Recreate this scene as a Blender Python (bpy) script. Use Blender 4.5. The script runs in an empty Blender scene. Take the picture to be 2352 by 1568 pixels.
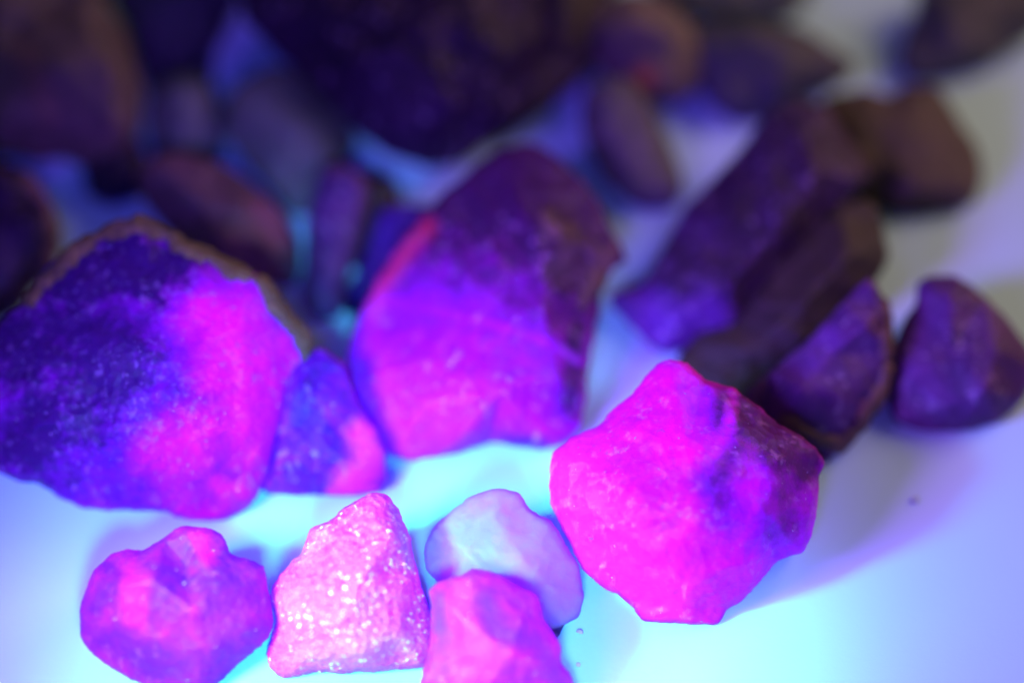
import bpy, math, random
import numpy as np
from mathutils import Vector, noise
from mathutils.geometry import delaunay_2d_cdt

# ------------------------------------------------------------------ camera
scene = bpy.context.scene
W, H = 2352.0, 1568.0
LENS, ELEV, DIST = 80.0, math.radians(48), 0.30
cam_data = bpy.data.cameras.new("camera"); cam = bpy.data.objects.new("camera", cam_data)
scene.collection.objects.link(cam); scene.camera = cam
cam.location = (0, -DIST*math.cos(ELEV), DIST*math.sin(ELEV))
cam.rotation_euler = (math.pi/2 - ELEV, 0, 0)
cam_data.lens = LENS; cam_data.sensor_width = 36.0
cam_data.clip_start = 0.01; cam_data.clip_end = 20
FPX = LENS/36.0*W
CP = np.array(cam.location)
FW = np.array([0, math.cos(ELEV), -math.sin(ELEV)])
UP = np.array([0, math.sin(ELEV), math.cos(ELEV)])
RT = np.array([1.0, 0, 0])
def rays(px, py):
    px = np.asarray(px, float); py = np.asarray(py, float)
    return FW[None, :] + RT[None, :]*((px-W/2)/FPX)[:, None] - UP[None, :]*((py-H/2)/FPX)[:, None]
def floor_pt(px, py):
    r = rays([px], [py])[0]
    return CP + r*(-CP[2]/r[2])
def floor_depth(px, py):
    r = rays([px], [py])[0]
    return -CP[2]/r[2]
cam_data.dof.use_dof = True
cam_data.dof.focus_distance = floor_depth(1100, 1440) - 0.002
cam_data.dof.aperture_fstop = 4.0

# ------------------------------------------------------------------ render, world, lamps
scene.render.engine = 'CYCLES'
scene.cycles.use_denoising = True
scene.cycles.max_bounces = 8
scene.cycles.sample_clamp_indirect = 4.0
scene.view_settings.view_transform = 'Standard'
scene.view_settings.look = 'None'
scene.view_settings.gamma = 1
scene.view_settings.exposure = 0

world = bpy.data.worlds.new("World"); scene.world = world; world.use_nodes = True
bg = world.node_tree.nodes["Background"]
bg.inputs[0].default_value = (1.0, 0.84, 0.76, 1); bg.inputs[1].default_value = 0.07

def aim(o, target):
    d = Vector(target) - o.location
    o.rotation_euler = d.to_track_quat('-Z', 'Y').to_euler()

# the room's weak warm light: unseen area lamp, added right and behind the stones
ld = bpy.data.lights.new("room_ambient", 'AREA'); ld.shape = 'RECTANGLE'
ld.size, ld.size_y = 0.20, 0.14; ld.energy = 0.75; ld.color = (1.0, 0.58, 0.40)
lo = bpy.data.objects.new("room_ambient", ld); scene.collection.objects.link(lo)
lo.location = (0.27, 0.13, 0.21); aim(lo, (0.06, 0.04, 0))

# the ultraviolet torch: one spot lamp, its beam cyan-white in the middle and violet towards the rim
def torch(name, loc, target, energy, cone, radius, stops):
    d = bpy.data.lights.new(name, 'SPOT'); d.energy = energy; d.spot_size = math.radians(cone)
    d.spot_blend = 0.35; d.shadow_soft_size = radius
    d.use_nodes = True
    nt = d.node_tree; em = nt.nodes["Emission"]
    tc = nt.nodes.new("ShaderNodeTexCoord")
    sp = nt.nodes.new("ShaderNodeSeparateXYZ"); nt.links.new(tc.outputs["Normal"], sp.inputs[0])
    ab = nt.nodes.new("ShaderNodeMath"); ab.operation = 'ABSOLUTE'; nt.links.new(sp.outputs[2], ab.inputs[0])
    ac = nt.nodes.new("ShaderNodeMath"); ac.operation = 'ARCCOSINE'; nt.links.new(ab.outputs[0], ac.inputs[0])
    mr = nt.nodes.new("ShaderNodeMath"); mr.operation = 'DIVIDE'; mr.inputs[1].default_value = math.radians(cone/2)
    nt.links.new(ac.outputs[0], mr.inputs[0])
    cr = nt.nodes.new("ShaderNodeValToRGB"); nt.links.new(mr.outputs[0], cr.inputs[0])
    cr.color_ramp.interpolation = 'EASE'
    els = cr.color_ramp.elements
    els[0].position = stops[0][0]; els[0].color = (*stops[0][1], 1)
    els[1].position = stops[-1][0]; els[1].color = (*stops[-1][1], 1)
    for p, c in stops[1:-1]:
        e = els.new(p); e.color = (*c, 1)
    nt.links.new(cr.outputs[0], em.inputs[0]); em.inputs[1].default_value = 1.0
    o = bpy.data.objects.new(name, d); scene.collection.objects.link(o)
    o.location = loc; aim(o, target)
    return o
torch("uv_torch_cyan", (-0.108, -0.084, 0.088), floor_pt(1080, 1520), 5.2, 80, 0.010,
      [(0.00, (0.0, 0.85, 0.90)), (0.15, (0.0, 0.66, 0.75)), (0.27, (0.0, 0.19, 0.40)), (0.40, (0.0, 0.03, 0.12)), (0.55, (0.0, 0.0, 0.02)), (1.0, (0, 0, 0))])
torch("uv_torch_violet", (-0.100, -0.104, 0.104), floor_pt(1150, 1500), 4.0, 80, 0.026,
      [(0.00, (0.17, 0.05, 0.50)), (0.30, (0.32, 0.08, 0.72)), (0.41, (0.33, 0.11, 0.80)), (0.52, (0.09, 0.03, 0.30)), (0.64, (0.006, 0.002, 0.03)), (1.00, (0.001, 0.0005, 0.006))])
torch("uv_torch", (-0.012, -0.170, 0.118), floor_pt(760, 1390), 3.2, 58, 0.016,
      [(0.0, (0.08, 0.85, 1.0)), (0.32, (0.10, 0.60, 1.0)), (0.48, (0.24, 0.06, 0.7)), (0.62, (0.05, 0.008, 0.25)), (0.8, (0.01, 0.004, 0.06)), (1.0, (0, 0, 0))])
torch("uv_torch", (0.030, -0.160, 0.090), floor_pt(1560, 1620), 0.8, 28, 0.006,
      [(0.0, (0.5, 0.9, 1.0)), (0.35, (0.15, 0.7, 1.0)), (0.75, (0.04, 0.08, 0.3)), (1.0, (0, 0, 0))])
# weak deep blue fill lamp above the camera, added to colour the gaps
torch("blue_fill", (-0.03, -0.20, 0.26), floor_pt(450, 420), 1.7, 36, 0.012,
      [(0.0, (0.07, 0.045, 1.0)), (0.4, (0.05, 0.03, 0.75)), (1.0, (0, 0, 0))])

# ------------------------------------------------------------------ node helpers
def new_mat(name):
    m = bpy.data.materials.new(name); m.use_nodes = True
    nt = m.node_tree
    return m, nt, nt.nodes["Principled BSDF"]
def N(nt, typ, **kw):
    n = nt.nodes.new(typ)
    for k, v in kw.items():
        if k.startswith("i_"): n.inputs[k[2:].replace("_", " ")].default_value = v
        else: setattr(n, k, v)
    return n
def ramp(nt, src, a, b):
    r = N(nt, "ShaderNodeMapRange"); r.inputs[1].default_value = a; r.inputs[2].default_value = b
    nt.links.new(src, r.inputs[0]); return r.outputs[0]
def mixc(nt, f, a, b):
    m = nt.nodes.new("ShaderNodeMix"); m.data_type = 'RGBA'
    if hasattr(f, "links"): nt.links.new(f, m.inputs[0])
    else: m.inputs[0].default_value = f
    for s, v in ((6, a), (7, b)):
        if hasattr(v, "links"): nt.links.new(v, m.inputs[s])
        else: m.inputs[s].default_value = (*v, 1)
    return m.outputs[2]
def mul(nt, a, b, op='MULTIPLY'):
    m = N(nt, "ShaderNodeMath", operation=op); 
    for i, v in enumerate((a, b)):
        if hasattr(v, "links"): nt.links.new(v, m.inputs[i])
        else: m.inputs[i].default_value = v
    return m.outputs[0]
def tex(nt, kind, scale, seed=0.0, detail=4, rough=0.6, stretch=(1, 1, 1)):
    tc = N(nt, "ShaderNodeTexCoord"); mp = N(nt, "ShaderNodeMapping")
    mp.inputs["Location"].default_value = (seed*1.7, seed*0.9, seed*2.3)
    mp.inputs["Scale"].default_value = stretch
    nt.links.new(tc.outputs["Object"], mp.inputs[0])
    if kind == 'noise':
        n = N(nt, "ShaderNodeTexNoise"); n.inputs["Scale"].default_value = scale
        n.inputs["Detail"].default_value = detail; n.inputs["Roughness"].default_value = rough
        nt.links.new(mp.outputs[0], n.inputs["Vector"]); return n.outputs["Fac"]
    n = N(nt, "ShaderNodeTexVoronoi"); n.inputs["Scale"].default_value = scale
    nt.links.new(mp.outputs[0], n.inputs["Vector"]); return n.outputs["Distance"]

def gem_material(name, main, second, deep=(0.05, 0.01, 0.2), pale=(0.9, 0.5, 0.9), fleck=(0.6, 0.45, 0.8),
                 flecks=0.5, sss=0.003, seed=1.0, rough=0.38, bump=1.0, grain=900, sugar=0.0, dirt=None, weight=1.0):
    m, nt, p = new_mat(name)
    L = nt.links
    cloud = ramp(nt, tex(nt, 'noise', 130, seed, 6, 0.65), 0.38, 0.62)
    col = mixc(nt, cloud, main, second)
    vein = ramp(nt, tex(nt, 'noise', 260, seed+4, 6, 0.7, (1, 1, 0.35)), 0.5, 0.72)
    col = mixc(nt, mul(nt, vein, 0.45), col, pale)
    ad = N(nt, "ShaderNodeAttribute", attribute_name="deep")  # dark zones: amethyst zoning plus shade painted on tops, sides and undercuts
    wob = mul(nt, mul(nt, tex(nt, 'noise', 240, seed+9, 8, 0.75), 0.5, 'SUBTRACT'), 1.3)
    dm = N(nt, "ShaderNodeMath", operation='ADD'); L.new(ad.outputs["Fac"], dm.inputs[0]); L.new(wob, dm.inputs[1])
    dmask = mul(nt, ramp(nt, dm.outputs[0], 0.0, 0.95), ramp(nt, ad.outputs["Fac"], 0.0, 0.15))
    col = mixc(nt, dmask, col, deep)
    ap = N(nt, "ShaderNodeAttribute", attribute_name="pale")  # pale zones: lighter quartz and veins plus glow painted on feet and lit sides
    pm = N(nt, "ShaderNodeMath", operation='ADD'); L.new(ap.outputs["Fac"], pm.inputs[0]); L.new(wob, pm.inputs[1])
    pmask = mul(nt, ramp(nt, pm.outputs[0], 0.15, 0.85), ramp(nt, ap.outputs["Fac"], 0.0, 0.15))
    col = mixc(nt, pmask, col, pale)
    ai = N(nt, "ShaderNodeAttribute", attribute_name="red_glow")  # red rim glow painted into the base colour
    col = mixc(nt, ramp(nt, ai.outputs["Fac"], 0.0, 0.8), col, (0.6, 0.03, 0.10))
    if dirt:
        dd = ramp(nt, tex(nt, 'noise', 420, seed+20, 8, 0.75), 0.60, 0.70)
        col = mixc(nt, mul(nt, dd, 0.75), col, dirt)
    f1 = ramp(nt, tex(nt, 'noise', grain*0.9, seed+2, 3, 0.6, (1, 1, 0.5)), 0.56, 0.68)
    f2 = ramp(nt, tex(nt, 'noise', 160, seed+7, 3), 0.42, 0.62)
    fm = mul(nt, mul(nt, f1, f2), flecks)
    col = mixc(nt, fm, col, fleck)
    L.new(col, p.inputs["Base Color"])
    p.inputs["Subsurface Weight"].default_value = weight
    p.inputs["Subsurface Radius"].default_value = (1.0, 0.25, 0.6)
    p.inputs["Subsurface Scale"].default_value = sss
    rr = ramp(nt, tex(nt, 'noise', 500, seed+3, 3), 0.2, 0.8)
    rm = N(nt, "ShaderNodeMapRange"); rm.inputs[3].default_value = rough-0.12; rm.inputs[4].default_value = rough+0.2
    L.new(rr, rm.inputs[0]); L.new(rm.outputs[0], p.inputs["Roughness"])
    p.inputs["IOR"].default_value = 1.5; p.inputs["Specular IOR Level"].default_value = 0.12
    b1 = N(nt, "ShaderNodeBump"); b1.inputs["Strength"].default_value = 0.4*bump; b1.inputs["Distance"].default_value = 0.00035
    L.new(tex(nt, 'noise', 600, seed+5, 7, 0.7), b1.inputs["Height"])
    b2 = N(nt, "ShaderNodeBump"); b2.inputs["Strength"].default_value = 0.35*bump + sugar; b2.inputs["Distance"].default_value = 0.00045
    L.new(tex(nt, 'voronoi', grain, seed+6), b2.inputs["Height"]); L.new(b1.outputs[0], b2.inputs["Normal"])
    b3 = N(nt, "ShaderNodeBump"); b3.inputs["Strength"].default_value = 0.45*bump; b3.inputs["Distance"].default_value = 0.0007
    L.new(tex(nt, 'voronoi', 260, seed+11), b3.inputs["Height"]); L.new(b2.outputs[0], b3.inputs["Normal"])
    L.new(b3.outputs[0], p.inputs["Normal"])
    if sugar:
        p.inputs["Roughness"].default_value = 0.2
    return m

def rock_material(name, a, b, seed=1.0, rough=0.6, sss=0.0015, bump=1.0, spot=None, weight=0.6):
    m, nt, p = new_mat(name); L = nt.links
    c = mixc(nt, ramp(nt, tex(nt, 'noise', 110, seed, 6, 0.65), 0.35, 0.65), a, b)
    c = mixc(nt, mul(nt, ramp(nt, tex(nt, 'noise', 420, seed+3, 5, 0.7), 0.5, 0.7), 0.5), c, tuple(min(1, x*1.9+0.03) for x in b))
    ap = N(nt, "ShaderNodeAttribute", attribute_name="pale")
    c = mixc(nt, ap.outputs["Fac"], c, spot or tuple(min(1, x*2.2) for x in b))
    ad = N(nt, "ShaderNodeAttribute", attribute_name="deep")
    c = mixc(nt, ad.outputs["Fac"], c, tuple(x*0.35 for x in a))
    L.new(c, p.inputs["Base Color"])
    p.inputs["Roughness"].default_value = rough
    p.inputs["Subsurface Weight"].default_value = weight
    p.inputs["Subsurface Radius"].default_value = (1.0, 0.3, 0.7)
    p.inputs["Subsurface Scale"].default_value = sss
    b1 = N(nt, "ShaderNodeBump"); b1.inputs["Strength"].default_value = 0.7*bump; b1.inputs["Distance"].default_value = 0.001
    L.new(tex(nt, 'noise', 380, seed+5, 7, 0.65), b1.inputs["Height"]); L.new(b1.outputs[0], p.inputs["Normal"])
    return m

# ------------------------------------------------------------------ the white sheet
def tag(o, label=None, cat=None, group=None, kind=None):
    for k, v in (("label", label), ("category", cat), ("group", group), ("kind", kind)):
        if v: o[k] = v
m_sheet, nt, p = new_mat("white_sheet")
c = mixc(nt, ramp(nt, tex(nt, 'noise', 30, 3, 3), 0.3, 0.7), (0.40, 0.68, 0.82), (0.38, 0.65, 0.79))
nt.links.new(c, p.inputs["Base Color"]); p.inputs["Roughness"].default_value = 0.62
p.inputs["Specular IOR Level"].default_value = 0.3
bb = N(nt, "ShaderNodeBump"); bb.inputs["Strength"].default_value = 0.15; bb.inputs["Distance"].default_value = 0.0003
nt.links.new(tex(nt, 'noise', 700, 1, 4), bb.inputs["Height"]); nt.links.new(bb.outputs[0], p.inputs["Normal"])
me = bpy.data.meshes.new("table_surface")
s = 1.5
me.from_pydata([(-s, -s, 0), (s, -s, 0), (s, s, 0), (-s, s, 0), (-s, -s, -.03), (s, -s, -.03), (s, s, -.03), (-s, s, -.03)], [],
               [(0, 1, 2, 3), (7, 6, 5, 4), (0, 4, 5, 1), (1, 5, 6, 2), (2, 6, 7, 3), (3, 7, 4, 0)])
me.materials.append(m_sheet)
o = bpy.data.objects.new("table_surface", me); scene.collection.objects.link(o)
tag(o, "smooth white table top under the stones, lit cyan and violet in front", kind="structure")

# ------------------------------------------------------------------ stone builder
def seg_dist(P, poly, closed=True):
    A = np.array(poly, float); B = np.roll(A, -1, 0) if closed else A[1:]
    if not closed: A = A[:-1]
    best = np.full(len(P), 1e9)
    for a, b in zip(A, B):
        d = b-a; L2 = (d**2).sum() + 1e-9
        t = np.clip(((P-a)@d)/L2, 0, 1)
        best = np.minimum(best, np.hypot(*(P-(a+t[:, None]*d)).T))
    return best
def inside(P, poly):
    A = np.array(poly, float); B = np.roll(A, -1, 0)
    r = np.zeros(len(P), bool)
    for (x1, y1), (x2, y2) in zip(A, B):
        c = ((y1 > P[:, 1]) != (y2 > P[:, 1]))
        with np.errstate(divide='ignore', invalid='ignore'):
            xi = (x2-x1)*(P[:, 1]-y1)/(y2-y1+1e-12)+x1
        r ^= c & (P[:, 0] < xi)
    return r
def tri_interp(P, poly, ctrl):
    pts = [Vector((x, y)) for x, y in poly] + [Vector((x, y)) for x, y, h in ctrl]
    hs = [0.0]*len(poly) + [float(h) for x, y, h in ctrl]
    n = len(poly)
    v, e, f, ov, oe, of = delaunay_2d_cdt(pts, [(i, (i+1) % n) for i in range(n)], [], 1, 1e-4)
    vh = [max([hs[j] for j in ids] or [0.0]) for ids in ov]
    out = np.zeros(len(P))
    for tri in f:
        for k in range(1, len(tri)-1):
            ia, ib, ic = tri[0], tri[k], tri[k+1]
            a, b, c = (np.array(v[i]) for i in (ia, ib, ic))
            det = (b[1]-c[1])*(a[0]-c[0])+(c[0]-b[0])*(a[1]-c[1])
            if abs(det) < 1e-9: continue
            l1 = ((b[1]-c[1])*(P[:, 0]-c[0])+(c[0]-b[0])*(P[:, 1]-c[1]))/det
            l2 = ((c[1]-a[1])*(P[:, 0]-c[0])+(a[0]-c[0])*(P[:, 1]-c[1]))/det
            l3 = 1-l1-l2
            m = (l1 >= -1e-6) & (l2 >= -1e-6) & (l3 >= -1e-6)
            out[m] = l1[m]*vh[ia]+l2[m]*vh[ib]+l3[m]*vh[ic]
    return out
def dense_outline(poly, step, jit, rng, seed):
    out = []
    n = len(poly)
    for i in range(n):
        a = np.array(poly[i], float); b = np.array(poly[(i+1) % n], float)
        p0 = np.array(poly[i-1], float); p3 = np.array(poly[(i+2) % n], float)
        k = max(1, int(np.hypot(*(b-a))/step))
        for j in range(k):
            t = j/k
            cr = 0.5*((2*a)+(-p0+b)*t+(2*p0-5*a+4*b-p3)*t*t+(-p0+3*a-3*b+p3)*t**3)
            q = 0.55*cr+0.45*(a+(b-a)*t)
            nx = noise.noise(Vector((q[0]*0.03, q[1]*0.03, seed)))*jit + noise.noise(Vector((q[0]*0.09, q[1]*0.09, seed+5)))*jit*0.5
            ny = noise.noise(Vector((q[0]*0.03, q[1]*0.03, seed+9)))*jit + noise.noise(Vector((q[0]*0.09, q[1]*0.09, seed+14)))*jit*0.5
            out.append((q[0]+nx, q[1]+ny))
    return out
def falloff(d, w):
    t = np.clip(1-d/w, 0, 1); return t*t*(3-2*t)

SHARED_GROUP = "rough stones heaped on the white table top"
def stone(name, label, cat, poly, mat, ctrl=None, step=7, jit=4, rnd=22, front=0.24, back=0.55, lean=0.0, push=0.0,
          amp=0.014, seed=1, deep=(), pale=(), red_glow=(), crust=None, crust_mat=None, base=None, soft=6, freq=0.012, group=SHARED_GROUP):
    rng = random.Random(seed)
    poly = [tuple(map(float, q)) for q in poly]
    arr = np.array(poly)
    x0, y0 = arr.min(0); x1, y1 = arr.max(0); size = min(x1-x0, y1-y0); span = max(x1-x0, y1-y0)
    outl = dense_outline(poly, step, jit, rng, seed)
    # interior points, jittered grid
    gx, gy = np.meshgrid(np.arange(x0, x1, step), np.arange(y0, y1, step*0.9))
    gx = gx + (np.arange(gx.shape[0]) % 2)[:, None]*step*0.5
    P = np.stack([gx.ravel(), gy.ravel()], 1)
    r2 = np.random.RandomState(seed); P = P + r2.uniform(-step*0.22, step*0.22, P.shape)
    P = P[inside(P, outl)]; P = P[seg_dist(P, outl) > step*0.6]
    no = len(outl)
    allp = [Vector(q) for q in outl] + [Vector(q) for q in P]
    v, e, f, _, _, _ = delaunay_2d_cdt(allp, [(i, (i+1) % no) for i in range(no)], [], 1, 1e-3)
    V = np.array([(q[0], q[1]) for q in v])
    d = seg_dist(V, outl)
    rim = d < 0.05
    if ctrl is None:
        ctrl = []
        cand = P.copy(); 
        rs = np.random.RandomState(seed+3); rs.shuffle(cand)
        dd = seg_dist(cand, poly)
        for q, dq in zip(cand, dd):
            if dq > size*0.13 and all(math.hypot(q[0]-c[0], q[1]-c[1]) > size*0.26 for c in ctrl):
                ctrl.append((q[0], q[1], front*size*(0.55+0.75*rng.random())*min(1, 0.5+dq/(size*0.5))))
            if len(ctrl) > 12: break
        if not ctrl: ctrl = [(arr[:, 0].mean(), arr[:, 1].mean(), front*size)]
    lin = np.zeros(len(V))
    offs = [(0, 0)] + [(math.cos(a)*soft, math.sin(a)*soft) for a in np.linspace(0, 2*math.pi, 7)[:-1]]
    for ox, oy in offs: lin += tri_interp(V+np.array((ox, oy)), poly, ctrl)/len(offs)
    rr = min(rnd, size*0.3); u = np.clip(d/rr, 0, 1)
    edge = rr*0.8*np.sqrt(1-(1-u)**2)
    nz = np.array([noise.fractal(Vector((x*freq, y*freq, seed*3.1)), 0.9, 2.1, 5) for x, y in V])
    nr = np.array([abs(noise.noise(Vector((x*freq*0.8+7, y*freq*0.8, seed*1.3)))) for x, y in V])
    fronth = lin*np.clip(d/(soft+1), 0, 1) + edge + (nz*amp - nr*amp*1.6)*span*np.clip(d/(rr*0.7), 0, 1)
    ub = np.clip(d/(size*0.42), 0, 1)
    backh = back*size*np.sqrt(1-(1-ub)**2) + nz[::-1]*amp*span*np.clip(d/rr, 0, 1)
    ybase = y1 if base is None else base
    xb = arr[np.argmax(arr[:, 1]), 0]
    z0 = floor_depth(xb, ybase); s = z0/FPX
    R = rays(V[:, 0], V[:, 1])
    zc = z0 + push + lean*np.maximum(0, (ybase-V[:, 1]))*s
    Pf = CP + R*(zc - fronth*s)[:, None]
    Pb = CP + R*(zc + backh*s)[:, None]
    # every stone rests with a flattened underside on the table
    low = min(Pf[:, 2].min(), 0.0)
    nb = len(V); idx_b = np.arange(nb) + nb
    idx_b[rim] = np.nonzero(rim)[0]
    allv = np.concatenate([Pf, Pb]); allv[:, 2] = np.maximum(allv[:, 2], 0.0003 + 0*low)
    faces = []
    for tri in f:
        faces.append(tuple(reversed(tri)))
        b = tuple(int(idx_b[i]) for i in tri)
        if len(set(b)) == 3: faces.append(b)
    used = sorted({i for t in faces for i in t}); mp = {o_: n_ for n_, o_ in enumerate(used)}
    faces = [tuple(mp[i] for i in t) for t in faces]
    vv = allv[used]
    org = vv.mean(0); org[2] = vv[:, 2].min()
    me = bpy.data.meshes.new(name)
    me.from_pydata([tuple(q) for q in (vv-org)], [], faces)
    # outward normals
    me.update()
    import bmesh
    bm = bmesh.new(); bm.from_mesh(me); bmesh.ops.recalc_face_normals(bm, faces=bm.faces); bm.to_mesh(me); bm.free()
    me.polygons.foreach_set("use_smooth", [True]*len(me.polygons))
    V2 = np.concatenate([V, V])[used]
    for nm, spec in (("deep", deep), ("pale", pale), ("red_glow", red_glow)):
        val = np.zeros(len(V2))
        for pl, w, kk in spec:
            dd = seg_dist(V2, pl, closed=False) if len(pl) > 1 else np.hypot(*(V2-np.array(pl[0])).T)
            val = np.maximum(val, falloff(dd, w)*kk)
        at = me.attributes.new(nm, 'FLOAT', 'POINT'); at.data.foreach_set("value", val)
    me.materials.append(mat)
    o = bpy.data.objects.new(name, me); scene.collection.objects.link(o); o.location = org
    tag(o, label, cat, group)
    if crust:
        pl, w = crust
        dd = seg_dist(V2, pl, closed=False)
        wob = np.array([noise.fractal(Vector((x*0.02, y*0.02, seed+40)), 0.9, 2.1, 5) for x, y in V2])
        mk = 1-dd/w + wob*0.55
        nor = np.array([tuple(q.normal) for q in me.vertices]); co = np.array([tuple(q.co) for q in me.vertices])
        sel = mk > 0.25
        fs = [tuple(q.vertices) for q in me.polygons if all(sel[i] for i in q.vertices)]
        if fs:
            us = sorted({i for t in fs for i in t}); m2 = {a: b for b, a in enumerate(us)}
            us = np.array(us)
            th = (np.clip((mk[us]-0.25)/0.35, 0, 1)*1.0 - 0.18)*0.0007
            bumpn = np.array([noise.noise(Vector(c*900)) for c in co[us]])*0.00022
            c2 = co[us] + nor[us]*(th+bumpn)[:, None]
            c2[:, 2] = np.maximum(c2[:, 2], 0.0)
            k = len(us); inner = co[us] - nor[us]*0.0006
            edges = {}
            nf = [tuple(m2[i] for i in t) for t in fs]
            for t in nf:
                for a, b in zip(t, t[1:]+t[:1]): edges[(a, b)] = 1
            rimf = [(b, a, a+k, b+k) for (a, b) in edges if (b, a) not in edges]
            mc = bpy.data.meshes.new("crust")
            mc.from_pydata([tuple(q) for q in np.concatenate([c2, inner])], [], nf+[tuple(i+k for i in reversed(t)) for t in nf]+rimf)
            mc.polygons.foreach_set("use_smooth", [True]*len(mc.polygons)); mc.materials.append(crust_mat)
            oc = bpy.data.objects.new("crust", mc); scene.collection.objects.link(oc); oc.parent = o
    return o

# ------------------------------------------------------------------ materials of the stones
m_crust = rock_material("brown_crust", (0.06, 0.04, 0.02), (0.12, 0.08, 0.035), 3, 0.7, 0.0004, 1.3, weight=0.1)
m_crust_purple = rock_material("purple_brown_crust", (0.055, 0.02, 0.035), (0.11, 0.05, 0.06), 8, 0.65, 0.0006, 1.2, weight=0.2)
m_left = gem_material("amethyst_violet_dark", (0.36, 0.006, 0.7), (0.55, 0.008, 0.95), deep=(0.035, 0.004, 0.11), pale=(0.75, 0.008, 1.0),
                      fleck=(0.30, 0.14, 0.5), flecks=0.55, seed=1.5, sss=0.0035, grain=1100)
m_back = gem_material("amethyst_indigo", (0.08, 0.005, 0.25), (0.2, 0.007, 0.4), deep=(0.03, 0.003, 0.16), pale=(0.75, 0.03, 1.0), flecks=0.25, seed=6)
m_mid = gem_material("amethyst_magenta", (0.38, 0.005, 0.50), (0.52, 0.007, 0.66), deep=(0.05, 0.010, 0.075), pale=(0.62, 0.015, 1.0),
                     fleck=(0.6, 0.3, 0.75), flecks=0.4, seed=12, sss=0.004, grain=700)
m_pink = gem_material("quartz_hot_pink", (0.8, 0.006, 0.95), (0.58, 0.006, 0.9), deep=(0.10, 0.006, 0.16), pale=(0.9, 0.012, 1.0),
                      fleck=(0.7, 0.3, 0.9), flecks=0.3, seed=21, sss=0.004, grain=700, dirt=(0.25, 0.05, 0.25))
m_small = gem_material("amethyst_small", (0.24, 0.010, 0.9), (0.45, 0.012, 0.95), deep=(0.2, 0.008, 0.7), pale=(0.95, 0.012, 1.0),
                       fleck=(1, .2, .9), flecks=0.2, seed=31, sss=0.0025, grain=900)
m_sugar = gem_material("quartz_sugary", (0.95, 0.03, 0.9), (0.85, 0.07, 0.95), deep=(0.5, 0.1, 0.9), pale=(0.8, 0.11, 0.95),
                       fleck=(1, 0.4, 1), flecks=0.4, seed=41, sss=0.002, grain=1300, sugar=0.6, rough=0.3)
m_pale = gem_material("quartz_pale_lavender", (0.8, 0.26, 0.95), (0.9, 0.2, 0.95), deep=(0.9, 0.15, 0.8), pale=(0.62, 0.32, 0.92),
                      fleck=(0.9, 0.3, 0.8), flecks=0.5, seed=51, sss=0.004, grain=600, bump=0.6, rough=0.5)
m_front = gem_material("quartz_rose_front", (0.85, 0.015, 0.9), (0.45, 0.015, 0.95), deep=(0.3, 0.02, 0.9), pale=(0.95, 0.03, 1.0),
                       fleck=(1, 0.2, 0.8), flecks=0.3, seed=61, sss=0.0025, grain=800)
m_prism = gem_material("amethyst_dusk", (0.025, 0.015, 0.04), (0.042, 0.022, 0.06), deep=(0.025, 0.006, 0.04), pale=(0.10, 0.03, 0.24), flecks=0.3, seed=71, weight=0.7)
m_violet = gem_material("amethyst_violet_soft", (0.06, 0.022, 0.11), (0.10, 0.034, 0.16), deep=(0.05, 0.01, 0.1), pale=(0.13, 0.04, 0.24), flecks=0.4, seed=81, weight=0.7)
m_navy = gem_material("amethyst_navy", (0.010, 0.006, 0.018), (0.022, 0.010, 0.04), deep=(0.01, 0.005, 0.02), pale=(0.04, 0.022, 0.08), flecks=0.25, seed=91, weight=0.6)
m_chip = gem_material("amethyst_blue_sliver", (0.02, 0.006, 0.15), (0.04, 0.01, 0.2), flecks=0.2, seed=95, weight=0.6)
m_black = rock_material("rock_black_brown", (0.012, 0.006, 0.008), (0.022, 0.011, 0.011), 11)
m_brown = rock_material("rock_red_brown", (0.035, 0.022, 0.02), (0.055, 0.036, 0.028), 12)
m_brownp = rock_material("rock_brown_purple", (0.045, 0.03, 0.033), (0.075, 0.05, 0.052), 13, spot=(0.35, 0.12, 0.02))
m_plum = rock_material("rock_plum", (0.045, 0.015, 0.032), (0.10, 0.035, 0.08), 14, spot=(0.22, 0.03, 0.16))
m_green = rock_material("rock_green_grey", (0.04, 0.055, 0.06), (0.09, 0.11, 0.10), 15)
m_bluegrey = rock_material("rock_blue_grey", (0.025, 0.03, 0.05), (0.05, 0.05, 0.08), 16)
m_tan = rock_material("rock_tan", (0.08, 0.06, 0.06), (0.12, 0.085, 0.08), 17, spot=(0.6, 0.25, 0.02))
m_lilac = rock_material("rock_lilac_grey", (0.055, 0.055, 0.07), (0.085, 0.08, 0.10), 18)

AM = "amethyst"
pp = m_pale.node_tree.nodes["Principled BSDF"]
pp.inputs["Subsurface Radius"].default_value = (1, 0.9, 1)
pp.inputs["Transmission Weight"].default_value = 0.5; pp.inputs["IOR"].default_value = 1.3
m_speck, nt, p = new_mat("sheet_speck"); p.inputs["Base Color"].default_value = (0.28, 0.42, 0.5, 1)
m_pspeck, nt, p = new_mat("pink_speck"); p.inputs["Base Color"].default_value = (0.6, 0.42, 0.75, 1); p.inputs["Roughness"].default_value = 0.8
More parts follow.
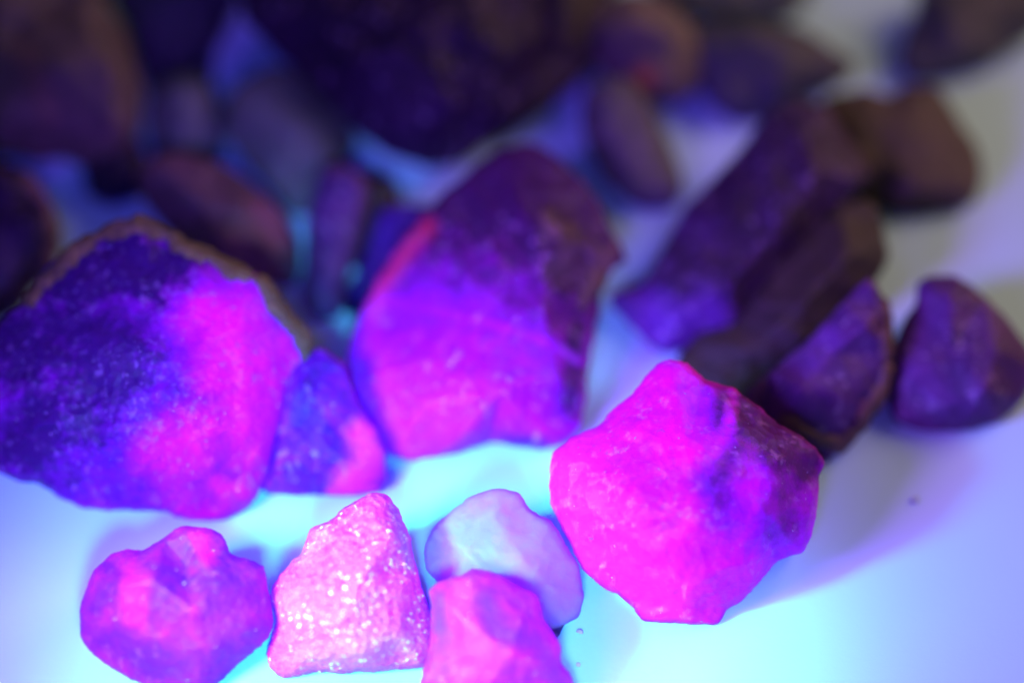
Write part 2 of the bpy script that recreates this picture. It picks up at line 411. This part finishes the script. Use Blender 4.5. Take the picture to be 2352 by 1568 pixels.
# ---- the sharp stones in front
S = {}
S["left"] = stone("amethyst_stone", "largest violet amethyst at the left with a brown crusted top edge and magenta right half", AM,
      [(0,735),(60,690),(95,625),(160,570),(215,545),(270,510),(320,502),(370,520),(420,555),(500,590),(560,620),(610,640),(645,680),
       (665,725),(700,755),(708,790),(700,840),(680,890),(655,950),(635,1010),(620,1080),(590,1140),(560,1175),(500,1198),(440,1198),
       (400,1185),(385,1175),(300,1172),(210,1170),(150,1150),(90,1115),(30,1100),(0,1085),(-50,1040),(-90,950),(-90,850),(-50,780)],
      m_left, ctrl=[(330,600,40),(480,650,70),(560,690,80),(150,760,90),(60,900,90),(330,800,150),(555,800,120),(420,950,160),(250,1000,140),
                    (560,1000,95),(480,1080,90),(120,1040,80),(640,780,40),(400,1120,50),(520,1140,40)],
      step=6, seed=2, lean=0.10, deep=[([(-40,800),(60,800),(200,780),(250,850),(150,950),(60,1020)],420,1.0),([(170,640),(300,600),(400,650)],170,1.3),([(300,1130),(150,1080),(20,1040)],130,.7)],  # dark amethyst zone, also painting in the unlit left and top
      pale=[([(470,640),(545,700),(556,780),(550,880)],26,.4),([(470,720),(530,760),(520,850),(600,860),(560,950),(600,1020)],150,.85),([(380,1030),(500,980)],140,.7),([(500,1110),(560,1130)],50,.7)],  # brightness of the lit right side put into the colour
      crust=([(70,690),(160,585),(230,535),(320,515),(400,550),(500,600),(600,648),(660,735),(700,780),(702,830)],30), crust_mat=m_crust)
stone("amethyst_stone", "small indigo amethyst with a pink corner, between the largest left stone and the tall one", AM,
      [(700,808),(740,798),(790,835),(805,880),(835,950),(862,985),(885,1040),(888,1100),(870,1130),(820,1142),(740,1140),(650,1138),(600,1125),(590,1040),(610,920),(650,840)],
      m_back, seed=4, step=7, front=0.18, back=0.35, pale=[([(830,1000),(850,1060),(800,1110)],75,1.0),([(760,1128),(860,1125)],24,.8)],
      deep=[([(720,830),(700,950)],90,.7)])
S["mid"] = stone("amethyst_stone", "tall peaked amethyst in the middle, dark at its tip and glowing magenta at its foot", AM,
      [(1190,330),(1240,335),(1290,370),(1340,420),(1380,470),(1400,520),(1430,570),(1440,600),(1385,635),(1378,700),(1365,780),(1350,850),
       (1345,930),(1335,975),(1300,1015),(1240,1032),(1180,1025),(1120,1018),(1070,1035),(1000,1052),(940,1060),(895,1050),(870,1010),(830,970),
       (800,920),(790,870),(800,800),(830,720),(860,650),(900,590),(950,520),(1010,450),(1070,400),(1130,350)],
      m_mid, red_glow=[([(980,520),(900,620),(850,700)],42,0.6)], ctrl=[(1180,420,60),(1060,520,60),(1230,530,120),(1080,620,110),(940,700,50),(1250,700,150),(1100,800,160),(900,850,90),(980,930,130),  # red glow painted along the left edge
                   (1150,900,170),(1280,860,100),(1080,985,110),(1230,975,70),(930,1000,60),(1340,560,50)],
      step=6, seed=7, lean=0.42, back=0.45, deep=[([(1180,340),(1080,420),(1180,450),(1320,480),(1380,560)],470,1.15),([(1080,580),(1200,600),(1290,700),(1310,760)],200,.6),([(1330,700),(1310,930)],70,.9),([(1020,1045),(1130,1005),(1240,1025)],36,.8)],  # colour bands, plus painted dark top and shade in the undercut
      pale=[([(850,700),(825,760),(800,850),(810,930)],60,.9),([(860,930),(930,1010),(1000,980)],230,.9),([(930,860),(1080,900)],100,.55),([(880,690),(1010,715),(1130,745),(1230,775),(1330,830)],24,.45)],  # painted glow at the foot and left edge, then the diagonal vein
      crust=([(1250,500),(1320,560),(1400,590),(1350,680)],32), crust_mat=m_crust_purple)
S["pink"] = stone("quartz_stone", "hot pink blocky quartz right of centre with a dull red right shoulder and brown specks", "quartz",
      [(1540,825),(1580,835),(1620,870),(1680,890),(1740,930),(1790,975),(1840,1000),(1875,1030),(1893,1060),(1882,1100),(1875,1180),(1860,1240),
       (1840,1270),(1790,1285),(1760,1320),(1720,1365),(1670,1400),(1640,1437),(1580,1435),(1480,1425),(1440,1380),(1390,1350),(1340,1310),
       (1300,1230),(1265,1160),(1262,1080),(1270,1040),(1310,1005),(1370,980),(1400,950),(1440,915),(1480,870),(1510,835)],
      m_pink, ctrl=[(1550,890,60),(1460,980,80),(1340,1060,70),(1580,1020,140),(1690,960,70),(1680,1090,160),(1450,1150,150),(1600,1200,190),
                    (1780,1050,90),(1760,1180,120),(1350,1180,80),(1480,1290,120),(1620,1330,110),(1740,1270,80),(1560,1390,50)],
      step=6, seed=9, lean=0.12, deep=[([(1690,940),(1780,1010),(1860,1060)],130,1.1),([(1720,1000),(1640,1110),(1660,1180)],90,.8),([(1820,1120),(1790,1220)],120,.7)],  # side turned from the torch painted darker
      pale=[([(1685,895),(1675,980),(1640,1040)],34,.45),([(1290,1060),(1310,1170),(1400,1290),(1500,1390)],190,.9)])  # bright ridge line and lit left side painted in
S["small"] = stone("amethyst_stone", "small purple amethyst with a rounded knob on top, nearest the lower left corner", AM,
      [(470,1210),(510,1225),(530,1270),(570,1285),(605,1300),(620,1370),(628,1440),(600,1480),(540,1530),(500,1568),(470,1600),(380,1590),(300,1560),
       (240,1520),(195,1480),(182,1430),(190,1370),(215,1310),(260,1270),(290,1262),(330,1262),(370,1240),(400,1215),(430,1207)],
      m_small, ctrl=[(450,1260,30),(420,1300,25),(500,1330,95),(300,1300,40),(300,1340,100),(350,1330,120),(440,1400,130),(560,1350,60),(570,1440,60),
                     (260,1430,60),(350,1480,70),(450,1510,80)],
      step=6, seed=12, soft=8, lean=0.05, deep=[([(215,1400),(260,1330),(250,1300)],45,.8),([(240,1470),(330,1510),(350,1530)],60,.95),([(340,1295),(430,1330),(520,1340)],18,.7)],
      pale=[([(310,1330),(310,1420)],60,.6),([(460,1230),(480,1270)],50,.6)])
S["sugar"] = stone("quartz_stone", "pale pink sugary quartz wedge sparkling with white grains, bottom centre left", "quartz",
      [(850,1130),(890,1135),(920,1180),(945,1240),(955,1300),(975,1370),(990,1430),(993,1480),(975,1530),(900,1538),(800,1545),(720,1545),
       (650,1560),(620,1530),(615,1490),(630,1430),(622,1370),(640,1320),(690,1270),(715,1215),(760,1190),(800,1160)],
      m_sugar, ctrl=[(860,1180,50),(900,1230,60),(790,1240,60),(700,1330,70),(830,1330,110),(920,1360,70),(780,1420,120),(920,1460,70),(680,1450,80),(700,1510,50),(830,1500,90)],
      step=5, seed=14, amp=0.01, jit=5, lean=0.05, deep=[([(905,1170),(945,1300)],26,.9)], pale=[([(700,1500),(840,1490),(960,1480)],90,.7),([(740,1220),(700,1290)],45,.7)])  # shade on the right edge painted dark
stone("quartz_stone", "milky lavender quartz with faint pink specks, half hidden behind the front rose stone", "quartz",
      [(1130,1122),(1190,1130),(1215,1165),(1270,1200),(1300,1250),(1330,1300),(1340,1370),(1330,1410),(1300,1440),(1290,1465),(1270,1500),(1200,1490),(1110,1430),
       (1040,1370),(1000,1330),(980,1310),(972,1270),(990,1220),(1040,1170),(1080,1140)],
      m_pale, ctrl=[(1130,1180,35),(1060,1250,40),(1200,1280,70),(1270,1350,50),(1130,1340,60)], step=6, seed=16, back=0.3, push=0.003, deep=[([(1160,1170),(1200,1200)],20,.5),([(1300,1400),(1310,1330)],30,.4)],
      pale=[([(1020,1240),(1100,1230),(1100,1300)],120,.9)])
S["front"] = stone("quartz_stone", "bumpy rose quartz cut off by the bottom edge, in front of the milky lavender one", "quartz",
      [(1090,1305),(1140,1315),(1190,1345),(1235,1370),(1250,1420),(1280,1465),(1290,1490),(1290,1520),(1315,1560),(1330,1620),(1200,1660),(1000,1650),
       (960,1600),(970,1540),(985,1480),(990,1400),(985,1360),(1010,1335),(1050,1320)],
      m_front, ctrl=[(1090,1350,50),(1040,1400,60),(1150,1380,60),(1200,1420,70),(1100,1450,100),(1040,1520,60),(1180,1500,110),(1250,1530,60),(1120,1580,90)],
      step=5, seed=18, lean=0.05, soft=8, deep=[([(1005,1370),(1010,1440)],28,.9),([(1120,1380),(1130,1430),(1230,1480),(1290,1560)],45,.7)], pale=[([(1060,1340),(1050,1400)],40,.8),([(1110,1490),(1050,1590)],50,.5)])

# ---- shiny little crystal grains set into the surfaces
m_grain, nt, p = new_mat("crystal_grain")
p.inputs["Base Color"].default_value = (0.95, 0.75, 0.95, 1); p.inputs["Roughness"].default_value = 0.12
p.inputs["Specular IOR Level"].default_value = 0.9; p.inputs["Coat Weight"].default_value = 0.5
m_grain_v, nt, p = new_mat("crystal_grain_violet")
p.inputs["Base Color"].default_value = (0.38, 0.22, 0.55, 1); p.inputs["Roughness"].default_value = 0.15
p.inputs["Specular IOR Level"].default_value = 0.9
def grains(parent, n, rmin, rmax, mat, seed, keep=lambda c, n: True, flat=0.5):
    rng = random.Random(seed); me0 = parent.data; vs, fs = [], []
    polys = [q for q in me0.polygons if q.normal.y*-0.6+q.normal.z*0.6 > 0.25]
    k = 0
    while k < n:
        q = rng.choice(polys); c = Vector(q.center)
        if noise.noise(c*160+Vector((seed, 0, 0))) < rng.uniform(-0.6, 0.25) or not keep(c, q.normal):
            k += 0.2; continue
        k += 1
        r = rmin+(rmax-rmin)*rng.random()**2.5
        u = Vector((rng.uniform(-1, 1), rng.uniform(-1, 1), rng.uniform(-1, 1))).normalized()
        nn = (Vector(q.normal)+u*0.8).normalized(); t = nn.orthogonal().normalized(); w = nn.cross(t)
        ax = rng.choice((0.55, 0.7, 1.3, 1.8)); b = len(vs)
        a0 = rng.random()*6; m = rng.choice((4, 5, 6))
        for ring, zz, sc in ((0, -0.4, 1.0), (1, flat, 0.72)):
            for j in range(m):
                an = a0+j*2*math.pi/m
                vs.append(tuple(c+nn*(zz*r*0.6)+t*(math.cos(an)*r*sc*ax)+w*(math.sin(an)*r*sc/ax)))
        for j in range(m): fs.append((b+j, b+(j+1) % m, b+m+(j+1) % m, b+m+j))
        fs.append(tuple(b+m+j for j in range(m))); fs.append(tuple(b+m-1-j for j in range(m)))
    me = bpy.data.meshes.new("crystal_grains"); me.from_pydata(vs, [], fs); me.materials.append(mat)
    o = bpy.data.objects.new("crystal_grains", me); scene.collection.objects.link(o); o.parent = parent
    o["kind"] = "stuff"
    return o
grains(S["sugar"], 480, 0.00006, 0.00021, m_grain, 3)
grains(S["left"], 260, 0.00005, 0.00014, m_grain_v, 5)
grains(S["mid"], 160, 0.00006, 0.00018, m_grain_v, 7)
grains(S["small"], 14, 0.00006, 0.00014, m_grain, 8)
grains(S["front"], 24, 0.00005, 0.00012, m_grain, 9)
grains(S["pink"], 60, 0.00006, 0.00014, m_grain_v, 10)

# ---- the blurred stones behind
stone("amethyst_stone", "long leaning dusky amethyst prism right of the tall peaked one, violet at its lower end", AM,
      [(1830,225),(1900,250),(1960,330),(2000,400),(1960,450),(1900,510),(1830,590),(1770,660),(1720,720),(1680,780),(1600,805),(1520,815),(1470,770),
       (1410,710),(1400,680),(1480,640),(1520,570),(1580,470),(1650,400),(1710,330),(1770,250)],
      m_prism, ctrl=[(1830,300,60),(1740,400,70),(1880,400,90),(1650,520,80),(1780,540,110),(1560,640,80),(1680,650,110),(1560,730,70)], step=9, seed=22, lean=0.35, back=0.4,
      pale=[([(1430,700),(1550,770),(1620,740)],120,.95)], deep=[([(1860,350),(1900,430)],60,.7),([(1600,500),(1700,380)],50,.5)])
stone("rock", "dark brown-black rock lying against the right side of the leaning prism", "rock",
      [(2000,460),(2030,530),(2040,600),(2010,650),(1960,700),(1900,790),(1840,870),(1760,890),(1700,950),(1600,930),(1545,840),(1600,770),(1690,740),(1750,650),(1830,560),(1920,470)],
      m_black, seed=24, step=10, push=0.002, lean=0.3, front=0.15, back=0.4)
stone("amethyst_stone", "bluish violet amethyst just behind the hot pink quartz, speckled brown low down", AM,
      [(2000,635),(2035,700),(2045,800),(2030,900),(1990,970),(1930,1030),(1890,1070),(1850,1030),(1760,1000),(1690,930),(1770,850),(1870,770),(1940,690)],
      m_violet, seed=26, step=9, lean=0.15, back=0.35, pale=[([(1900,760),(1880,860)],80,.5)], crust=([(2040,700),(2035,880),(1930,1030),(1800,960)],26), crust_mat=m_crust_purple)
stone("amethyst_stone", "rounded purple amethyst alone at the right edge of the picture", AM,
      [(2130,635),(2200,635),(2260,680),(2310,730),(2350,780),(2385,850),(2350,920),(2290,970),(2200,995),(2120,990),(2060,970),(2035,900),(2045,820),(2070,750),(2100,700),(2110,650)],
      m_violet, seed=28, step=9, lean=0.2, pale=[([(2150,900),(2110,850)],80,.6)])
stone("rock", "smooth reddish brown rock at the right beyond the leaning prism", "rock",
      [(1890,230),(1980,205),(2040,220),(2080,200),(2150,200),(2200,270),(2250,350),(2255,420),(2230,470),(2140,495),(2080,500),(2000,470),(1930,420),(1890,320)],
      m_brown, seed=30, step=12, lean=0.2, back=0.4, front=0.2)
stone("rock", "blue-grey rock with a brown patch in the top right corner", "rock",
      [(2130,-60),(2420,-60),(2420,40),(2330,110),(2260,160),(2170,185),(2090,190),(2060,150),(2070,90),(2100,30)],
      m_bluegrey, seed=32, step=12, lean=0.2)
stone("rock", "wide dull indigo rock between the tan rock and the brown rock near the top", "rock",
      [(1560,80),(1650,50),(1760,50),(1850,70),(1910,110),(1960,140),(1950,180),(1900,210),(1850,230),(1760,280),(1690,285),(1630,240),(1580,160)],
      m_bluegrey, seed=34, step=12, lean=0.1, back=0.4)
stone("rock", "grey rock cut off by the top edge above the indigo one", "rock",
      [(1480,-80),(1870,-80),(1845,20),(1800,50),(1700,60),(1600,50),(1530,20)], m_green, seed=36, step=12)
stone("rock", "tan rock with an orange rusty spot, upper centre right", "rock",
      [(1350,30),(1440,-20),(1530,0),(1590,60),(1615,150),(1590,215),(1530,245),(1450,225),(1390,180),(1350,110)],
      m_tan, seed=38, step=11, front=0.3, pale=[([(1480,180)],45,.9)], push=-0.004)
stone("rock", "lilac-grey oblong rock standing behind the tip of the tall peaked amethyst", "rock",
      [(1370,190),(1440,180),(1500,250),(1550,360),(1572,430),(1545,480),(1480,485),(1420,450),(1370,390),(1335,290),(1340,220)],
      m_lilac, seed=40, step=11, lean=0.3, deep=[([(1345,250),(1370,380)],50,.7)])  # shadow along its left side painted into the colour
stone("amethyst_stone", "huge dark navy amethyst cut off by the top edge at the centre", AM,
      [(480,-330),(530,-80),(560,40),(620,110),(700,180),(760,250),(820,305),(900,358),(990,385),(1060,372),(1110,335),(1180,290),(1230,200),(1250,80),(1260,-80),(1150,-330)],
      m_navy, seed=42, step=9, lean=0.15, push=-0.006, ctrl=[(700,40,70),(820,150,120),(960,80,150),(1000,240,120),(900,290,80),(1130,100,110),(1120,230,70),(760,-30,70),(1060,-30,100)],
      pale=[([(960,150),(1060,60)],70,.3),([(860,220),(900,120)],50,.3)])
stone("rock", "blackish brown rock tucked against the right of the huge navy amethyst", "rock",
      [(1150,-300),(1400,-300),(1420,-80),(1400,40),(1390,120),(1330,190),(1270,240),(1190,300),(1120,318),(1070,300),(1100,200)],
      m_black, seed=44, step=11, lean=0.15, push=-0.002)
stone("rock", "big brown rock with pale streaks in the top left corner", "rock",
      [(-80,-80),(210,-60),(250,20),(290,80),(312,150),(328,220),(322,290),(300,335),(260,368),(190,385),(150,366),(80,370),(20,355),(-90,340)],
      m_brownp, seed=46, step=10, lean=0.2, front=0.28, push=-0.006, pale=[([(60,120),(110,260)],50,.12)])
stone("amethyst_stone", "indigo amethyst cut by the left edge, above the largest crusted stone", AM,
      [(-90,350),(0,368),(50,390),(90,440),(120,500),(130,560),(115,620),(75,660),(50,705),(0,735),(-90,760)],
      m_navy, seed=48, step=9, lean=0.25, crust=([(60,400),(110,480),(125,560),(105,630)],24), crust_mat=m_crust_purple, pale=[([(20,550),(10,650)],60,.6)])
stone("amethyst_stone", "little indigo chip peeking out under the big brown rock at the left", AM,
      [(190,385),(230,330),(310,320),(345,400),(335,445),(300,460),(250,475),(205,445)], m_navy, seed=50, step=10, back=0.3, deep=[([(250,400)],90,.1)])
stone("rock", "plum-coloured rock with a pink patch behind the crusted top of the largest stone", "rock",
      [(330,370),(400,350),(470,362),(540,395),(600,440),(650,490),(685,560),(690,620),(670,665),(610,650),(540,640),(460,610),(400,545),(340,475),(312,420)],
      m_plum, seed=52, step=9, lean=0.3, back=0.35, pale=[([(600,480),(640,540)],45,.45)])
stone("rock", "grey rounded rock between the big brown rock and the green-grey one", "rock",
      [(335,240),(370,190),(430,165),(480,180),(505,240),(520,310),(500,375),(420,385),(350,355)], m_green, seed=54, step=11, front=0.3, pale=[([(430,230)],60,.35)])
stone("rock", "dark blue-green rock at the top between the big brown rock and the blue gap", "rock",
      [(225,-80),(560,-80),(530,50),(495,120),(485,180),(420,200),(350,215),(315,150),(290,70)], m_bluegrey, seed=56, step=12, deep=[([(300,0),(500,60)],200,.45)])
stone("rock", "green-grey rock below the bright blue gap, left of the huge navy amethyst", "rock",
      [(560,185),(620,150),(700,170),(790,250),(815,330),(780,385),(740,420),(720,490),(670,500),(620,440),(560,370),(510,295),(522,225)],
      m_green, seed=58, step=10, lean=0.2, deep=[([(720,230),(780,340)],80,.7)], pale=[([(600,260),(560,220)],50,.3)])
stone("amethyst_stone", "narrow upright violet amethyst left of the tall peaked one", AM,
      [(740,385),(790,378),(835,400),(848,450),(830,540),(800,640),(785,720),(725,745),(690,690),(700,600),(710,480)],
      m_violet, seed=60, step=8, lean=0.4, front=0.3)
stone("rock", "small brown rock showing between the narrow violet amethyst and the blue one", "rock",
      [(820,395),(885,400),(920,450),(912,510),(870,570),(840,650),(800,640),(800,500)], m_black, seed=62, step=10, lean=0.4, back=0.3, push=0.004)
stone("amethyst_stone", "deep blue amethyst sliver behind the red left edge of the tall peaked one", AM,
      [(870,480),(930,468),(1000,472),(1010,540),(950,640),(890,720),(810,765),(785,710),(820,620),(850,540)],
      m_chip, seed=64, step=9, lean=0.35, back=0.3, push=0.004, deep=[([(880,520),(850,660)],120,.8)])

# ---- loose crumbs on the table
def crumb(px, py, r, mat, label, seed):
    c = floor_pt(px, py); rng = random.Random(seed)
    import bmesh
    bm = bmesh.new(); bmesh.ops.create_icosphere(bm, subdivisions=2, radius=1)
    for v in bm.verts:
        k = 1+0.35*noise.noise(v.co*1.6+Vector((seed, 0, 0)))
        v.co = Vector((v.co.x*k*r*1.2, v.co.y*k*r, max(-0.5, v.co.z)*k*r*0.25+r*0.1))
    for f in bm.faces: f.smooth = True
    me = bpy.data.meshes.new("crumb"); bm.to_mesh(me); bm.free(); me.materials.append(mat)
    o = bpy.data.objects.new("crumb", me); scene.collection.objects.link(o); o.location = (c[0], c[1], 0.0002)
    o.rotation_euler.z = rng.random()*6
    tag(o, label, "crumb", "loose crumbs on the table top")
crumb(2100, 1150, 0.00045, m_speck, "brown speck on the bare greyish table right of the hot pink quartz", 1)
crumb(1332, 1452, 0.00035, m_pspeck, "pink crumb beside the lower right end of the milky lavender quartz", 2)
crumb(1328, 1528, 0.0003, m_pspeck, "tiny pink crumb right of the front rose quartz near the bottom edge", 3)
